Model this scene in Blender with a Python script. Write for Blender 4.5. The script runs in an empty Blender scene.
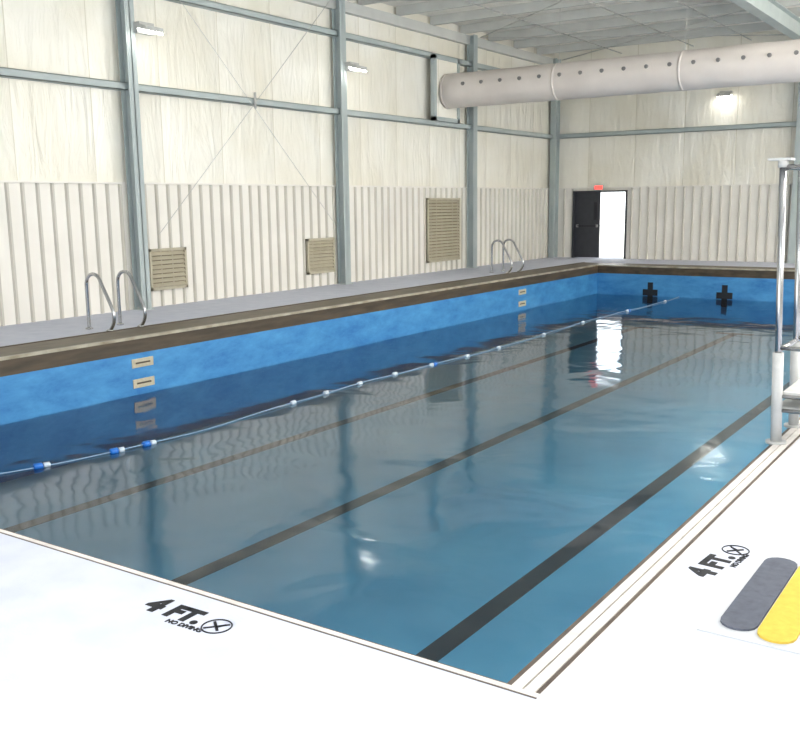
import bpy, math, random
from mathutils import Matrix, Vector
random.seed(4)
H=1.8
S=bpy.context.scene
try:
    S.view_settings.view_transform='Standard'
    S.view_settings.look='None'
except Exception: pass

# ---------------------------------------------------------------- materials
def newmat(name):
    m=bpy.data.materials.new(name); m.use_nodes=True
    nt=m.node_tree; b=nt.nodes['Principled BSDF']; return m,nt,b
def srgb(r,g,b):
    f=lambda c:(c/255/12.92) if c/255<=0.04045 else ((c/255+0.055)/1.055)**2.4
    return (f(r),f(g),f(b),1)
def simple(name,c1,c2=None,rough=.5,metal=0,scale=6,bump=0,stretch=(1,1,1),spec=.5,bscale=None):
    m,nt,b=newmat(name); N=nt.nodes;L=nt.links
    b.inputs['Roughness'].default_value=rough; b.inputs['Metallic'].default_value=metal
    b.inputs['Specular IOR Level'].default_value=spec
    g=N.new('ShaderNodeNewGeometry'); mp=N.new('ShaderNodeMapping'); mp.inputs['Scale'].default_value=stretch
    L.new(g.outputs['Position'],mp.inputs['Vector'])
    no=N.new('ShaderNodeTexNoise'); no.inputs['Scale'].default_value=scale; no.inputs['Detail'].default_value=5
    L.new(mp.outputs[0],no.inputs['Vector'])
    r=N.new('ShaderNodeValToRGB'); r.color_ramp.elements[0].position=.3; r.color_ramp.elements[1].position=.7
    r.color_ramp.elements[0].color=c1; r.color_ramp.elements[1].color=c2 or c1
    L.new(no.outputs['Fac'],r.inputs[0]); L.new(r.outputs[0],b.inputs['Base Color'])
    if bump:
        n2=no
        if bscale:
            n2=N.new('ShaderNodeTexNoise'); n2.inputs['Scale'].default_value=bscale; L.new(mp.outputs[0],n2.inputs['Vector'])
        bp=N.new('ShaderNodeBump'); bp.inputs['Distance'].default_value=bump; bp.inputs['Strength'].default_value=1
        L.new(n2.outputs['Fac'],bp.inputs['Height']); L.new(bp.outputs[0],b.inputs['Normal'])
    return m
def emis(name,c,s):
    m,nt,b=newmat(name); b.inputs['Base Color'].default_value=c
    b.inputs['Emission Color'].default_value=c; b.inputs['Emission Strength'].default_value=s; return m

M_deck=simple('painted_concrete_deck',srgb(194,198,212),srgb(206,209,221),rough=.8,scale=4,bump=.0025,bscale=60,spec=.15)
M_cop=simple('gutter_stone',srgb(80,70,56),srgb(106,94,76),rough=.5,scale=5,stretch=(1,.5,1))
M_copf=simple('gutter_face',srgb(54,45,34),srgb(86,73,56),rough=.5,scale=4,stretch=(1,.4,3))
M_lip=simple('gutter_lip_white',srgb(190,184,168),srgb(130,120,100),rough=.4,scale=3)
M_white=simple('white_coping_plastic',srgb(226,220,214),srgb(202,196,190),rough=.5,scale=8)
M_groove=simple('coping_groove',srgb(96,84,74),srgb(72,62,56),rough=.6,scale=9)
M_steel=simple('stainless_steel',srgb(190,190,190),srgb(170,172,175),rough=.25,metal=1)
M_galv=simple('pale_painted_steel',srgb(200,200,197),srgb(180,181,179),rough=.4,scale=10)
M_frame=simple('primer_grey_steel',srgb(168,179,180),srgb(180,190,190),rough=.55,scale=2)
M_frame2=simple('ceiling_steel',srgb(194,196,193),srgb(206,208,204),rough=.55,scale=2)
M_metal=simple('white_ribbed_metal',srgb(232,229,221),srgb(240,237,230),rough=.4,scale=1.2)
M_rib_shade=simple('ribbed_metal_rib_shade',srgb(196,192,182),srgb(206,202,192),rough=.4,scale=1.2)  # same white metal, greyed: rib shading painted into the colour
M_ceil=simple('ceiling_liner',srgb(238,236,228),srgb(246,244,238),rough=.6,scale=1.5,bump=.02)
M_louv=simple('louver_tan',srgb(180,172,150),srgb(190,183,162),rough=.5)
M_louvd=simple('louver_dark',srgb(110,102,82),rough=.7)
M_duct=simple('duct_fabric',srgb(216,208,202),srgb(230,222,216),rough=.6,scale=1.5,bump=.01)
M_ductg=simple('duct_nozzle_grey',srgb(120,118,118),rough=.6)
M_black=simple('black_paint',srgb(14,18,26),srgb(20,26,34),rough=.5)
M_door=simple('door_charcoal',srgb(48,50,56),srgb(56,58,64),rough=.5)
M_tile=simple('marker_tile',srgb(200,190,164),srgb(180,172,148),rough=.4,scale=20)
M_blueF=simple('float_blue',srgb(30,110,200),rough=.35)
M_whiteF=simple('float_white',srgb(196,210,222),rough=.35)
M_rope=simple('rope',srgb(130,165,195),rough=.6)
M_yel=simple('yellow_grit',srgb(216,184,70),srgb(200,170,60),rough=.8,scale=30)
M_gry=simple('grey_grit',srgb(88,92,104),srgb(74,78,90),rough=.8,scale=30)
M_pad=simple('pad_white',srgb(196,198,202),srgb(188,190,194),rough=.7)
M_text=simple('stencil_black',srgb(24,26,30),rough=.7)
M_red=emis('exit_red',(1,.05,.04,1),3)
M_lamp=emis('lamp_glow',(1,.97,.9,1),20)
M_line=simple('lane_line_paint',srgb(66,50,50),srgb(80,60,58),rough=.7)
M_bot=simple('pool_bottom_paint',srgb(132,182,206),srgb(158,202,220),rough=.7,scale=.8)

def bluewall():
    m,nt,b=newmat('pool_wall_blue');N=nt.nodes;L=nt.links
    g=N.new('ShaderNodeNewGeometry')
    mp=N.new('ShaderNodeMapping'); mp.inputs['Scale'].default_value=(1,1,2.4); mp.inputs['Rotation'].default_value=(.5,0,0); L.new(g.outputs['Position'],mp.inputs[0])
    n=N.new('ShaderNodeTexNoise'); n.inputs['Scale'].default_value=1.8; n.inputs['Detail'].default_value=10; n.inputs['Roughness'].default_value=.72; n.inputs['Distortion'].default_value=.2
    L.new(mp.outputs[0],n.inputs[0])
    r=N.new('ShaderNodeValToRGB'); r.color_ramp.elements[0].position=.3; r.color_ramp.elements[1].position=.7
    r.color_ramp.elements[0].color=srgb(36,110,176); r.color_ramp.elements[1].color=srgb(76,152,206)
    L.new(n.outputs[0],r.inputs[0]); L.new(r.outputs[0],b.inputs['Base Color']); b.inputs['Roughness'].default_value=.5
    return m
M_blue=bluewall()

def vinyl(name,axis):
    m,nt,b=newmat(name);N=nt.nodes;L=nt.links
    g=N.new('ShaderNodeNewGeometry'); sp=N.new('ShaderNodeSeparateXYZ'); L.new(g.outputs['Position'],sp.inputs[0])
    mp=N.new('ShaderNodeMapping'); mp.inputs['Scale'].default_value=(1.6,1.6,.35) ; L.new(g.outputs['Position'],mp.inputs[0])
    n1=N.new('ShaderNodeTexNoise'); n1.inputs['Scale'].default_value=2.6; n1.inputs['Detail'].default_value=5; n1.inputs['Distortion'].default_value=.8
    L.new(mp.outputs[0],n1.inputs[0])
    n2=N.new('ShaderNodeTexNoise'); n2.inputs['Scale'].default_value=.6; L.new(g.outputs['Position'],n2.inputs[0])
    r=N.new('ShaderNodeValToRGB'); r.color_ramp.elements[0].position=.35; r.color_ramp.elements[1].position=.68
    r.color_ramp.elements[0].color=srgb(234,230,216); r.color_ramp.elements[1].color=srgb(246,244,236)
    L.new(n2.outputs['Fac'],r.inputs[0])
    md=N.new('ShaderNodeMath'); md.operation='PINGPONG'; md.inputs[1].default_value=.75; L.new(sp.outputs[axis],md.inputs[0])
    lt=N.new('ShaderNodeMath'); lt.operation='LESS_THAN'; lt.inputs[1].default_value=.01; L.new(md.outputs[0],lt.inputs[0])
    mx=N.new('ShaderNodeMixRGB'); mx.inputs[2].default_value=srgb(214,209,192); L.new(lt.outputs[0],mx.inputs[0]); L.new(r.outputs[0],mx.inputs[1])
    L.new(mx.outputs[0],b.inputs['Base Color'])
    sm=N.new('ShaderNodeMath'); sm.operation='SMOOTH_MIN'; sm.inputs[1].default_value=.25; sm.inputs[2].default_value=.2; L.new(md.outputs[0],sm.inputs[0])
    ad=N.new('ShaderNodeMath'); ad.operation='MULTIPLY_ADD'; ad.inputs[1].default_value=.5; L.new(n1.outputs['Fac'],ad.inputs[0]); L.new(sm.outputs[0],ad.inputs[2])
    bp=N.new('ShaderNodeBump'); bp.inputs['Distance'].default_value=.13; bp.inputs['Strength'].default_value=.75
    L.new(ad.outputs[0],bp.inputs['Height']); L.new(bp.outputs[0],b.inputs['Normal'])
    b.inputs['Roughness'].default_value=.3; b.inputs['Specular IOR Level'].default_value=.6
    return m
M_vinY=vinyl('vinyl_insulation_side',1); M_vinX=vinyl('vinyl_insulation_end',0)

def water():
    m=bpy.data.materials.new('pool_water_surface'); m.use_nodes=True; nt=m.node_tree;N=nt.nodes;L=nt.links
    N.remove(N['Principled BSDF']); out=N['Material Output']
    tr=N.new('ShaderNodeBsdfTransparent'); tr.inputs[0].default_value=(.58,.82,.91,1)
    gl=N.new('ShaderNodeBsdfGlossy'); gl.inputs['Roughness'].default_value=.075; gl.inputs[0].default_value=(.95,.97,1,1)
    fr=N.new('ShaderNodeFresnel'); fr.inputs[0].default_value=1.46
    mix=N.new('ShaderNodeMixShader')
    g=N.new('ShaderNodeNewGeometry')
    n=N.new('ShaderNodeTexNoise'); n.inputs['Scale'].default_value=.85; n.inputs['Detail'].default_value=2; n.inputs['Distortion'].default_value=.4
    L.new(g.outputs['Position'],n.inputs[0])
    bp=N.new('ShaderNodeBump'); bp.inputs['Distance'].default_value=.026; bp.inputs['Strength'].default_value=1
    L.new(n.outputs['Fac'],bp.inputs['Height'])
    L.new(bp.outputs[0],gl.inputs['Normal']); L.new(bp.outputs[0],fr.inputs['Normal'])
    L.new(fr.outputs[0],mix.inputs[0]); L.new(tr.outputs[0],mix.inputs[1]); L.new(gl.outputs[0],mix.inputs[2])
    L.new(mix.outputs[0],out.inputs['Surface']); return m
M_water=water()

# ---------------------------------------------------------------- mesh builder
class MB:
    def __init__(s): s.v=[];s.f=[];s.m=[];s.mats=[];s.sm=[]
    def mi(s,m):
        if m not in s.mats: s.mats.append(m)
        return s.mats.index(m)
    def box(s,x0,x1,y0,y1,z0,z1,m):
        b=len(s.v); s.v+=[(x,y,z) for x in(x0,x1) for y in(y0,y1) for z in(z0,z1)]
        for q in[(0,1,3,2),(4,6,7,5),(0,4,5,1),(2,3,7,6),(0,2,6,4),(1,5,7,3)]:
            s.f.append(tuple(b+i for i in q)); s.m.append(s.mi(m)); s.sm.append(False)
    def obox(s,c,ax,ay,az,m):
        b=len(s.v); c=Vector(c);ax=Vector(ax);ay=Vector(ay);az=Vector(az)
        s.v+=[tuple(c+i*ax+j*ay+k*az) for i in(-1,1) for j in(-1,1) for k in(-1,1)]
        for q in[(0,1,3,2),(4,6,7,5),(0,4,5,1),(2,3,7,6),(0,2,6,4),(1,5,7,3)]:
            s.f.append(tuple(b+i for i in q)); s.m.append(s.mi(m)); s.sm.append(False)
    def quad(s,a,b_,c,d,m):
        b=len(s.v); s.v+=[a,b_,c,d]; s.f.append((b,b+1,b+2,b+3)); s.m.append(s.mi(m)); s.sm.append(False)
    def tube(s,pts,r,m,n=12,cap=True):
        pts=[Vector(p) for p in pts]; R=r if isinstance(r,list) else [r]*len(pts)
        b=len(s.v); prev=None
        for i,p in enumerate(pts):
            t=(pts[min(i+1,len(pts)-1)]-pts[max(i-1,0)]).normalized()
            if prev is None:
                u=t.cross(Vector((0,0,1)) if abs(t.z)<.9 else Vector((0,1,0))).normalized()
            else:
                u=(prev-t*prev.dot(t)).normalized()
            prev=u; w=t.cross(u)
            for k in range(n):
                a=2*math.pi*k/n; s.v.append(tuple(p+R[i]*(math.cos(a)*u+math.sin(a)*w)))
        for i in range(len(pts)-1):
            for k in range(n):
                a=b+i*n+k; c=b+i*n+(k+1)%n
                s.f.append((a,c,c+n,a+n)); s.m.append(s.mi(m)); s.sm.append(True)
        if cap:
            s.f.append(tuple(b+k for k in range(n))[::-1]); s.m.append(s.mi(m)); s.sm.append(False)
            e=b+(len(pts)-1)*n; s.f.append(tuple(e+k for k in range(n))); s.m.append(s.mi(m)); s.sm.append(False)
    def poly(s,pts,z0,z1,m):
        b=len(s.v); n=len(pts)
        s.v+=[(p[0],p[1],z0) for p in pts]+[(p[0],p[1],z1) for p in pts]
        s.f.append(tuple(b+i for i in range(n))[::-1]); s.f.append(tuple(b+n+i for i in range(n)))
        s.m+=[s.mi(m)]*2; s.sm+=[False]*2
        for i in range(n):
            j=(i+1)%n; s.f.append((b+i,b+j,b+n+j,b+n+i)); s.m.append(s.mi(m)); s.sm.append(False)
    def make(s,name,parent=None):
        me=bpy.data.meshes.new(name); me.from_pydata(s.v,[],s.f)
        for m in s.mats: me.materials.append(m)
        for i,p in enumerate(me.polygons): p.material_index=s.m[i]; p.use_smooth=s.sm[i]
        me.update(); o=bpy.data.objects.new(name,me); S.collection.objects.link(o)
        if parent: o.parent=parent
        return o

# ---------------------------------------------------------------- key dims
XL=-7.35*H; XR=1.25*H; YN=-2.4*H; YF=15.8*H; ZC=3.55*H
px0,px1=-5.75*H,-.846*H
py0,py1=1.637*H,14.1*H
cx0,cx1=-6.2*H,-.766*H
cy0,cy1=1.615*H,14.6*H
ZW=-.455*H; ZB=-.855*H; ZBLUE=-.127*H

d=MB()
d.box(XL-.3,cx0,YN-.3,YF+.3,-.25,0,M_deck)
d.box(cx1,XR+.3,YN-.3,YF+.3,-.25,0,M_deck)
d.box(cx0,cx1,YN-.3,cy0,-.25,0,M_deck)
d.box(cx0,cx1,cy1,YF+.3,-.25,0,M_deck)
d.make('floor')

pool=bpy.data.objects.new('swimming_pool',None); S.collection.objects.link(pool)
p=MB()
p.box(px0-.25,px1+.12,py0-.12,py1+.25,ZB-.2,ZB,M_bot)
p.box(px0-.25,px0,py0,py1,ZB,ZBLUE,M_blue)
p.box(px1,px1+.12,py0,py1,ZB,-.03,M_blue)
p.box(px0-.25,px1+.12,py0-.12,py0,ZB,-.03,M_blue)
p.box(px0-.25,px1+.12,py1,py1+.25,ZB,ZBLUE,M_blue)
for x in(-1.943*H,-3.41*H,-4.83*H):
    p.box(x-.095,x+.095,py0+.3,py1-1.2,ZB,ZB+.004,M_line)
    p.box(x-.45,x+.45,py1-1.42,py1-1.2,ZB,ZB+.0045,M_line)
for x in(-4.89*H,-3.77*H):
    zc=-.40*H
    p.box(x-.075,x+.075,py1-.006,py1,zc-.30,zc+.28,M_black)
    p.box(x-.21,x+.21,py1-.007,py1,zc-.085,zc+.085,M_black)
p.make('pool_shell',pool)

c=MB()
c.box(cx0,px0-.06,cy0,cy1,-.25,.0,M_cop)
c.box(px0-.06,px0+.015,py0,py1+.06,-.03,.006,M_lip)
c.box(px0-.06,px0+.004,py0,py1,ZBLUE,-.03,M_copf)
c.box(cx0-.02,cx0+.03,cy0,cy1,-.01,.008,M_copf)
c.box(px0-.06,cx1,py1+.06,cy1,-.25,0,M_cop)
c.box(px0+.015,px1,py1-.015,py1+.06,-.03,.006,M_lip)
c.box(px0,px1,py1-.004,py1+.06,ZBLUE,-.03,M_copf)
c.box(px0,cx1,cy0,py0-.012,-.12,.004,M_white)
c.box(px0,px1,py0-.012,py0,-.12,.0,M_groove)
c.box(px0,cx1,cy0-.008,cy0,-.12,.002,M_groove)
a=px1
for wd,mt,z in((.026,M_groove,0.0),(.044,M_white,.006),(.008,M_groove,-.003),(.044,M_white,.006),(.020,M_groove,.0)):
    c.box(a,a+wd,py0-.012,cy1,-.12,z,mt); a+=wd
c.box(a,cx1+.006,py0-.012,cy1,-.12,.002,M_white)
c.make('coping',pool)
t=MB()
for yy in(4.88*H,11.46*H):
    for z in(-.205*H,-.365*H):
        t.box(px0,px0+.012,yy-.19,yy+.19,z-.062,z+.062,M_tile)
        t.box(px0+.012,px0+.015,yy-.13,yy+.13,z-.012,z+.012,M_copf)
t.make('depth_marker_tiles',pool)
wv=MB(); wv.quad((px0,py0,ZW),(px1,py0,ZW),(px1,py1,ZW),(px0,py1,ZW),M_water); wv.make('water',pool)

# ---------------------------------------------------------------- walls
ZWS=1.21*H
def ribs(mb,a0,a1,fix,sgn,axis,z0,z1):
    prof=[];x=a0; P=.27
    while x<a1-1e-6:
        for dx,dd,mm in((0,0,M_metal),(.10,0,M_rib_shade),(.115,.04,M_rib_shade),(.15,.04,M_rib_shade),(.165,0,M_metal)):
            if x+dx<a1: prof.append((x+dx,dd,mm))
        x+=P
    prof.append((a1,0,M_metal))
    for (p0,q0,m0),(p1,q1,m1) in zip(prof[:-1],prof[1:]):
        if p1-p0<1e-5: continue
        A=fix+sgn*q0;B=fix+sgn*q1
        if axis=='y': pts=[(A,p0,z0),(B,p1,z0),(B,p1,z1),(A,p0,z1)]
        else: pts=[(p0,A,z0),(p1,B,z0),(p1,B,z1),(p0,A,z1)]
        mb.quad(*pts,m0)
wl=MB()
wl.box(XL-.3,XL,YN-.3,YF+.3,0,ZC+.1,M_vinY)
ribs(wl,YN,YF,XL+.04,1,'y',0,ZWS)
wl.box(XL,XL+.09,YN,YF,ZWS,ZWS+.03,M_metal)
wl.make('wall_left')
DX0,DX1,DH=-6.93*H,-5.93*H,1.17*H
wf=MB()
wf.box(XL,DX0,YF,YF+.3,0,ZC+.1,M_vinX)
wf.box(DX1,XR,YF,YF+.3,0,ZC+.1,M_vinX)
wf.box(DX0,DX1,YF,YF+.3,DH,ZC+.1,M_vinX)
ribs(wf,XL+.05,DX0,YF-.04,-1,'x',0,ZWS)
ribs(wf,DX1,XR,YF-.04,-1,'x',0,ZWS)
wf.box(XL,XR,YF-.09,YF,ZWS,ZWS+.03,M_metal)
wf.make('wall_far')
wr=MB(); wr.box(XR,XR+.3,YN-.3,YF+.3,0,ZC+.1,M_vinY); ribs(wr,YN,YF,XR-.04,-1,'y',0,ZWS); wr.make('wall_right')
wn=MB(); 
wn.box(XL,-7,YN-.3,YN,0,ZC+.1,M_vinX); wn.box(-7,0,YN-.3,YN,4.2,ZC+.1,M_vinX); wn.box(0,XR,YN-.3,YN,0,ZC+.1,M_vinX)
wn.make('wall_near')
ce=MB(); ce.box(XL-.3,XR+.3,YN-.3,YF+.3,ZC,ZC+.2,M_ceil); ce.make('ceiling')

def zbeam(mb,y):
    mb.box(XL+.05,XR-.05,y-.035,y+.035,ZC-.2,ZC-.0,M_frame2)
    mb.box(XL+.05,XR-.05,y-.035,y+.06,ZC-.215,ZC-.2,M_frame2)
pu=MB(); y=YN+1
while y<YF-.3:
    zbeam(pu,y); y+=1.52
pu.make('ceiling_purlins')
bm_=MB()
bx=-3.08*H
bm_.box(bx-.13,bx+.13,YN,YF-.02,ZC-.62,ZC-.60,M_frame); bm_.box(bx-.13,bx+.13,YN,YF-.02,ZC-.235,ZC-.216,M_frame)
bm_.box(bx-.012,bx+.012,YN,YF-.02,ZC-.6,ZC-.235,M_frame)
bm_.make('ridge_beam')
ev=MB(); ev.box(XL+.0,XL+.14,YN,YF,ZC-.45,ZC-.22,M_frame2); ev.make('trim_eave')
br=MB()
for (a,b_) in(((XL+.3,9.55*H,ZC-.25),(bx,12.85*H,ZC-.25)),((XL+.3,12.85*H,ZC-.25),(bx,9.55*H,ZC-.25)),((XL+.3,12.9*H,ZC-.25),(bx,YF-.1,ZC-.25)),((XL+.3,YF-.1,ZC-.25),(bx,12.9*H,ZC-.25))):
    br.tube([a,b_],.012,M_galv,6)
for x in(-6.1*H,-4.9*H,-4.0*H): br.tube([(x,YN+.1,ZC-.23),(x,YF-.1,ZC-.23)],.014,M_galv,6)
br.make('ceiling_brace_rods')

def column(y):
    k=MB()
    x0=XL+.085; x1=XL+.30
    k.box(x0,x0+.015,y-.10,y+.10,0,ZC-.22,M_frame); k.box(x1-.015,x1,y-.10,y+.10,0,ZC-.22,M_frame)
    k.box(x0,x1,y-.01,y+.01,0,ZC-.22,M_frame); k.box(x0-.0,x1+.04,y-.13,y+.13,0,.02,M_frame)
    for s_ in(-1,1):
        for xx in (x0+.05,x1-.05): k.tube([(xx,y+s_*.06,.02),(xx,y+s_*.06,.05)],.013,M_galv,6)
    return k.make('steel_column')
for y in(-.15*H,3.1*H,6.2*H,9.46*H,12.7*H): column(y)
k=MB(); k.box(XL+.08,XL+.27,YF-.40,YF-.385,0,ZC-.22,M_frame);k.box(XL+.08,XL+.27,YF-.12,YF-.105,0,ZC-.22,M_frame);k.box(XL+.17,XL+.185,YF-.4,YF-.12,0,ZC-.22,M_frame); k.make('steel_column')
k=MB(); cxn=-3.17*H
k.box(cxn-.11,cxn+.11,YF-.36,YF-.34,0,ZC-.63,M_frame);k.box(cxn-.11,cxn+.11,YF-.12,YF-.10,0,ZC-.63,M_frame);k.box(cxn-.01,cxn+.01,YF-.34,YF-.12,0,ZC-.63,M_frame)
k.box(cxn-.16,cxn+.16,YF-.4,YF-.09,0,.02,M_frame); k.make('steel_column')

def girt(z):
    g=MB()
    g.box(XL,XL+.18,YN,YF-.43,z+.05,z+.062,M_frame); g.box(XL+.168,XL+.18,YN,YF-.43,z-.062,z+.062,M_frame)
    g.box(XL,XL+.18,YN,YF-.43,z-.062,z-.05,M_frame)
    g.make('wall_girt')
girt(2.11*H); girt(3.02*H)
g=MB(); z=2.12*H
g.box(XL+.31,XR,YF-.2,YF-.185,z-.065,z+.065,M_frame); g.box(XL+.31,XR,YF-.2,YF,z+.05,z+.065,M_frame); g.box(XL+.31,XR,YF-.2,YF,z-.065,z-.05,M_frame)
g.make('wall_girt')
b=MB(); xb=XL+.21
b.tube([(xb,6.45*H,.1+1.2),(xb,9.3*H,ZC-.3)],.006,M_galv,6); b.tube([(xb+.02,6.45*H,ZC-.3),(xb+.02,9.3*H,.1+1.2)],.006,M_galv,6)
b.tube([(xb+.03,7.9*H,2.03*H),(xb+.03,7.9*H,2.2*H)],.025,M_galv,8)
b.make('wall_brace_cables')

def lamp_at(x,y,z,dirx):
    l=MB()
    if dirx:
        l.box(x,x+.14,y-.16,y+.16,z-.06,z+.12,M_galv)
        l.obox((x+.22,y,z+.02),(.11,0,-.03),(0,.19,0),(.0,0,.035),M_galv)
        l.obox((x+.22,y,z-.025),(.105,0,-.03),(0,.18,0),(0,0,.03),M_lamp)
    else:
        l.box(x-.16,x+.16,y-.14,y,z-.06,z+.12,M_galv)
        l.obox((x,y-.22,z+.02),(0,.11,.03),(.19,0,0),(.0,0,.035),M_galv)
        l.obox((x,y-.22,z-.025),(0,.105,.03),(.18,0,0),(0,0,.03),M_lamp)
    l.make('wall_light')
lamp_at(XL+.30,6.33*H,2.62*H,True); lamp_at(XL+.30,9.58*H,2.62*H,True); lamp_at(-4.35*H,YF-.01,2.62*H,False)

def louver(y0,y1,z0,z1):
    l=MB(); X=XL+.06
    l.box(X,X+.02,y0,y1,z0,z1,M_louvd)
    f=.05
    for a in((y0,y0+f,z0,z1),(y1-f,y1,z0,z1),(y0,y1,z0,z0+f),(y0,y1,z1-f,z1)): l.box(X,X+.07,*a,M_louv)
    n=max(5,int((z1-z0)/.085)); 
    for i in range(n):
        z=z0+f+(i+.5)*(z1-z0-2*f)/n
        l.obox((X+.045,(y0+y1)/2,z),(.026,0,-.028),(0,(y1-y0)/2-f,0),(.003,0,.005),M_louv)
    l.make('wall_louver_vent')
def yz(u,v,X=-7.3):
    a=u-400;b=377-v
    dx=.829*a-.0923*b-517.3;dy=.5595*a+.1579*b+763.3;dz=-.012*a+.9832*b-171.2
    t=X*H/dx; return dy*t, H+dz*t
for (u0,u1,v0,v1) in((150,187,248,289),(307,334,238,273),(427,459,198,261)):
    y0,_=yz(u0,v1); y1,_=yz(u1,v1); _,zt=yz((u0+u1)/2,v0); _,zb=yz((u0+u1)/2,v1)
    louver(y0,y1,zb,zt)

dm=MB(); mid=-6.44*H
for a in((DX0,DX0+.05),(DX1-.05,DX1)): dm.box(a[0],a[1],YF-.1,YF+.3,0,DH,M_door)
dm.box(DX0,DX1,YF-.1,YF+.3,DH-.05,DH,M_door)
dm.box(DX0+.05,mid,YF+.02,YF+.07,.01,DH-.05,M_door)
dm.box(mid-.2,mid-.1,YF+.012,YF+.02,1.2,1.75,M_black)
dm.box(DX0+.14,mid-.06,YF-.05,YF-.02,.99,1.03,M_black)
dm.box(DX0+.12,DX0+.17,YF-.05,YF+.02,.97,1.05,M_galv); dm.box(mid-.1,mid-.05,YF-.05,YF+.02,.97,1.05,M_galv)
dm.box(DX1-.1,DX1-.05,YF+.3,YF+1.15,.01,DH-.05,M_door)
dm.make('door_1')
e=MB(); e.box(mid-.16,mid+.16,YF-.14,YF-.09,DH+.02,DH+.17,M_galv); e.box(mid-.13,mid+.13,YF-.145,YF-.14,DH+.045,DH+.145,M_red); e.make('exit_sign')
go=MB(); go.box(-30,20,YF+.3,YF+40,-.3,-.02,simple('outdoor_gravel',srgb(225,230,215),srgb(240,240,232),scale=2)); go.make('ground_outside')

du=MB(); yd=11.88*H; zd=2.55*H; R=.235*H
pts=[(XL+.32,yd,zd)]; n=46; rr=[R*.96]
for i in range(n+1):
    x=XL+.33+(XR-.3-XL-.33)*i/n; pts.append((x,yd,zd)); rr.append(R*(1+.012*math.sin(i*1.7)))
pts.append((XR-.1,yd,zd)); rr.append(R)
du.tube(pts,rr,M_duct,36)
ang=math.radians(14)
x=XL+1.0
while x<XR-.5:
    cy=yd-math.cos(ang)*R; cz=zd+math.sin(ang)*R
    du.tube([(x,cy+.04,cz),(x,cy-.035,cz+.008)],[.055,.04],M_ductg,10); x+=.52
for xx in(XL+.36,XL+3.4,XL+6.4,XL+9.4,XL+12.4):
    du.tube([(xx-.03,yd,zd),(xx+.03,yd,zd)],R*1.015,M_duct,36)
    if xx>XL+1: du.tube([(xx,yd,zd+R),(xx,yd,ZC-.02)],.006,M_galv,6)
du.make('air_duct')
db=MB(); y0=yd-.62;y1=yd+.62
for a in((y0,y0+.1,zd-.75,zd+.85),(y1-.1,y1,zd-.75,zd+.85),(y0,y1,zd-.75,zd-.65),(y0,y1,zd+.75,zd+.85)): db.box(XL+.19,XL+.31,*a,M_frame)
db.box(XL+.19,XL+.28,y0+.1,y1-.1,zd-.65,zd+.75,M_vinY)
db.make('duct_wall_frame')

def ladder(y0,y1):
    l=MB(); 
    for y in(y0,y1):
        xb=-6.46*H; xf=-6.2*H
        P=[(xb,y,0)]
        P+=[(xb,y,.1),(xb,y,.62)]
        for i in range(1,9):
            a=math.pi*(1-i/10.0); 
            P.append((xb+.17+.17*math.cos(a),y,.66+.17*math.sin(a)))
        P+=[(xb+.36,y,.66),(xb+.46,y,.50),(xf+.06,y,.38),(xf+.12,y,.26),(xf+.1,y,.12),(xf+.0,y,.008)]
        Q=[Vector(p) for p in P]
        for _ in range(2):
            R_=[Q[0]]
            for a_,b_ in zip(Q[:-1],Q[1:]): R_+= [a_*.75+b_*.25,a_*.25+b_*.75]
            R_.append(Q[-1]); Q=R_
        l.tube(Q,.026,M_steel,12)
        for X in(xb,xf): l.tube([(X,y,.008),(X,y,.02),(X,y,.035)],[.055,.055,.03],M_steel,14)
    l.make('pool_ladder_rail')
ladder(4.95*H,5.27*H); ladder(11.9*H,12.25*H)

# lifeguard stand
g=MB(); gx=-.83*H; gt=-.868*H; ya=4.0*H; yb=4.34*H; HT=1.12*H
for y in(ya,yb):
    g.tube([(gx,y,.0),(gt,y,HT)],.024,M_steel,12)
    g.tube([(gx,y,.0),(gx+(gt-gx)*.34,y,.38*H)],.040,M_galv,14)
    g.tube([(gx,y,.0),(gx,y,.02)],.075,M_galv,16)
    g.tube([(gx+.95,y,0),(gx+.5,y,HT)],.021,M_steel,12)
    g.tube([(gx+.95,y,.0),(gx+.95,y,.02)],.06,M_galv,16)
    g.tube([(gt,y,HT),(gx+.5,y,HT)],.021,M_steel,12)
    g.tube([(gx-.02,y,.72),(gx+.7,y,.72)],.017,M_steel,10)
z=.387*H; xx=gx+(gt-gx)*z/HT; g.tube([(xx,ya,z),(xx,yb,z)],.02,M_steel,10)
g.box(gx-.02,gx+.22,ya+.02,yb-.02,.13*H,.13*H+.04,M_galv); g.box(gx+.02,gx+.26,ya+.02,yb-.02,.2*H,.2*H+.03,M_galv)
for y in(ya,yb):
    g.tube([(gx,y,.2*H),(gx+.85,y,.2*H)],.015,M_steel,10); g.tube([(gx,y,.13*H+.02),(gx+.88,y,.13*H+.02)],.015,M_steel,10)
g.box(gt-.10,gt+.06,ya-.03,ya+.09,HT+.05,HT+.066,M_galv)
g.tube([(gt,ya,HT),(gt,ya,HT+.05)],.035,M_galv,12)
g.box(gx+.2,gx+.55,ya+.01,yb-.01,HT+.02,HT+.06,M_white)
g.obox((gx+.58,(ya+yb)/2,HT+.36),(.02,0,.0),(0,.26,0),(.04,0,.26),M_white)
g.make('lifeguard_stand')

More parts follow.
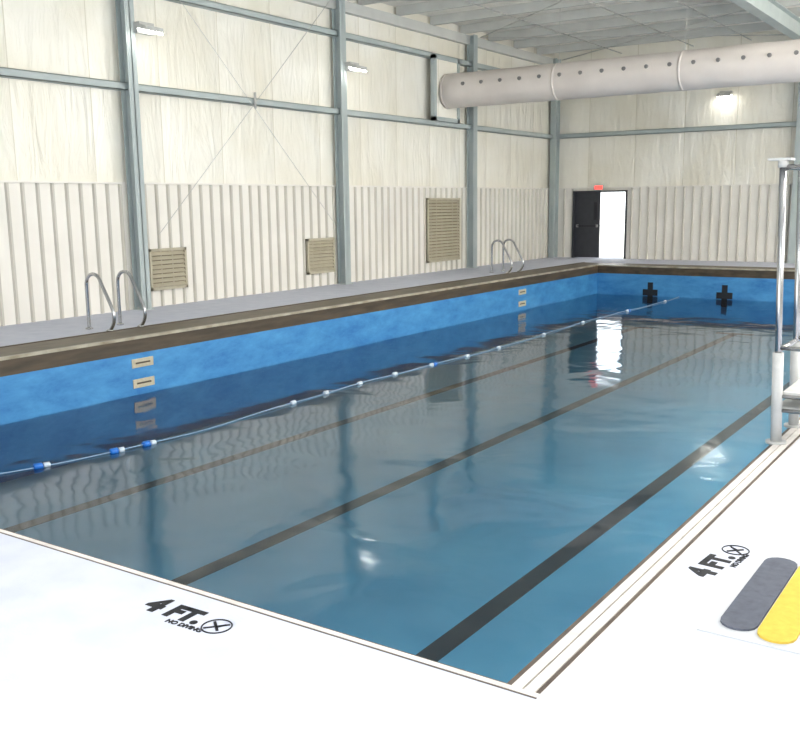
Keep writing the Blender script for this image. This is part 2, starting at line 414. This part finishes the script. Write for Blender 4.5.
# lane rope
rp=MB()
def rx(y): 
    yy=y/H
    return (-4.46 - .5*max(0,(4.2-yy)/1.1)**1.6*.33 - .04*math.sin(yy*1.3))*H
ys=[py0+i*(py1-py0)/120 for i in range(121)]
rp.tube([(rx(y),y,ZW+.012+.006*math.sin(y*3)) for y in ys],.0075,M_rope,6)
def flo(y,L,R_,m):
    rp.tube([(rx(y-L),y-L,ZW+.015),(rx(y-L*.8),y-L*.8,ZW+.015),(rx(y+L*.8),y+L*.8,ZW+.015),(rx(y+L),y+L,ZW+.015)],[R_*.5,R_,R_,R_*.5],m,12)
for yy in(3.12,3.57,3.79): 
    flo(yy*H-.03,.045,.038,M_blueF); flo(yy*H+.055,.035,.03,M_whiteF)
for yy in(5.19,5.6,6.05,6.55,7.1,7.7,8.3,9.4,10.6,12.0,13.4):
    flo(yy*H,.045,.028,M_whiteF); 
    if yy in(7.1,12.0): flo(yy*H+.11,.045,.028,M_blueF)
rp.make('lane_rope')

def capsule(x,y0,y1,r,n=8):
    pts=[]
    for i in range(n+1):
        a=math.pi+math.pi*i/n; pts.append((x+r*math.cos(a),y0+r+r*math.sin(a)*1))
    for i in range(n+1):
        a=math.pi*i/n; pts.append((x+r*math.cos(a),y1-r+r*math.sin(a)))
    return pts
s=MB()
s.box(-.585*H,-.33*H,2.1*H,2.74*H,0,.006,M_pad)
s.poly(capsule(-.51*H,2.14*H,2.66*H,.043*H),.006,.016,M_gry)
s.poly(capsule(-.42*H,2.12*H,2.66*H,.043*H),.006,.016,M_yel)
s.make('anti_slip_step_pad')

def marking(ox,oy,ang):
    root=bpy.data.objects.new('depth_marking',None); S.collection.objects.link(root)
    def txt(body,size,x,y,name,off=.0):
        cu=bpy.data.curves.new(name,'FONT'); cu.body=body; cu.size=size; cu.extrude=.0012; cu.offset=off
        cu.materials.append(M_text)
        o=bpy.data.objects.new(name,cu); S.collection.objects.link(o); o.parent=root; o.location=(x,y,.0013)
    txt('4',.175,0,0,'digit',.010); txt('FT.',.155,.135,0,'letters',.009)
    txt('NO DIVING',.04,.2,-.05,'small_text',.0015)
    m=MB(); R_=.066; cx,cy=.435,.03
    ring=[(cx+R_*math.cos(a*math.pi/16),cy+R_*math.sin(a*math.pi/16),.002) for a in range(33)]
    m.tube(ring,.0035,M_text,6,cap=False)
    m.obox((cx,cy,.002),(.04,.042,0),(-.003,.003,0),(0,0,.002),M_text)
    m.obox((cx-.005,cy,.002),(.035,-.03,0),(.004,.005,0),(0,0,.002),M_text)
    m.obox((cx+.015,cy+.012,.002),(.012,.02,0),(.004,-.003,0),(0,0,.002),M_text)
    o=m.make('no_diving_symbol'); o.parent=root
    root.location=(ox,oy,0); root.rotation_euler=(0,0,ang)
marking(-1.80*H,1.475*H,0.03); marking(-.65*H,2.43*H,math.radians(85))

# ---------------------------------------------------------------- lights
def area(name,loc,rot,sx,sy,e,col=(1,1,1)):
    la=bpy.data.lights.new(name,'AREA'); la.shape='RECTANGLE'; la.size=sx; la.size_y=sy; la.energy=e; la.color=col
    o=bpy.data.objects.new(name,la); S.collection.objects.link(o); o.location=loc; o.rotation_euler=[math.radians(r) for r in rot]; return o
area('fill_near_opening',(-3.5,YN-.1,2.1),(90,0,0),7,4.2,350,(.94,.96,1))  # added fill light at an invented opening in the near wall
area('fill_near_deck',(-1.5,.1,ZC-.5),(0,0,0),2,2,215,(.90,.95,1))  # unseen fill light added to brighten the near deck
area('fill_right',(XR-.15,14,3.9),(90,0,90),18,2.4,820,(1,.985,.98))  # added fill light along the right wall, which has no opening
for y in(9.5,13,17,21,25):
    area('fill_overhead',(1.1,y,ZC-.45),(0,-32,0),1.2,2.4,300,(1,.99,.96))  # row of added fill lights, out of view, brightening pool and walls
W=bpy.data.worlds.new('World'); S.world=W; W.use_nodes=True
W.node_tree.nodes['Background'].inputs[0].default_value=(.95,.98,1,1); W.node_tree.nodes['Background'].inputs[1].default_value=4

# ---------------------------------------------------------------- camera
cam=bpy.data.cameras.new('camera'); co=bpy.data.objects.new('camera',cam); S.collection.objects.link(co)
Mx=Matrix(((.829,-.0923,.5515),(.5595,.1579,-.8137),(-.0120,.9832,.1825)))
q=Mx.to_quaternion(); q.normalize()
co.rotation_mode='QUATERNION'; co.rotation_quaternion=q; co.location=(0,0,H)
cam.sensor_width=36; cam.sensor_fit='HORIZONTAL'; cam.lens=42.2; cam.clip_start=.05; cam.clip_end=300
S.camera=co
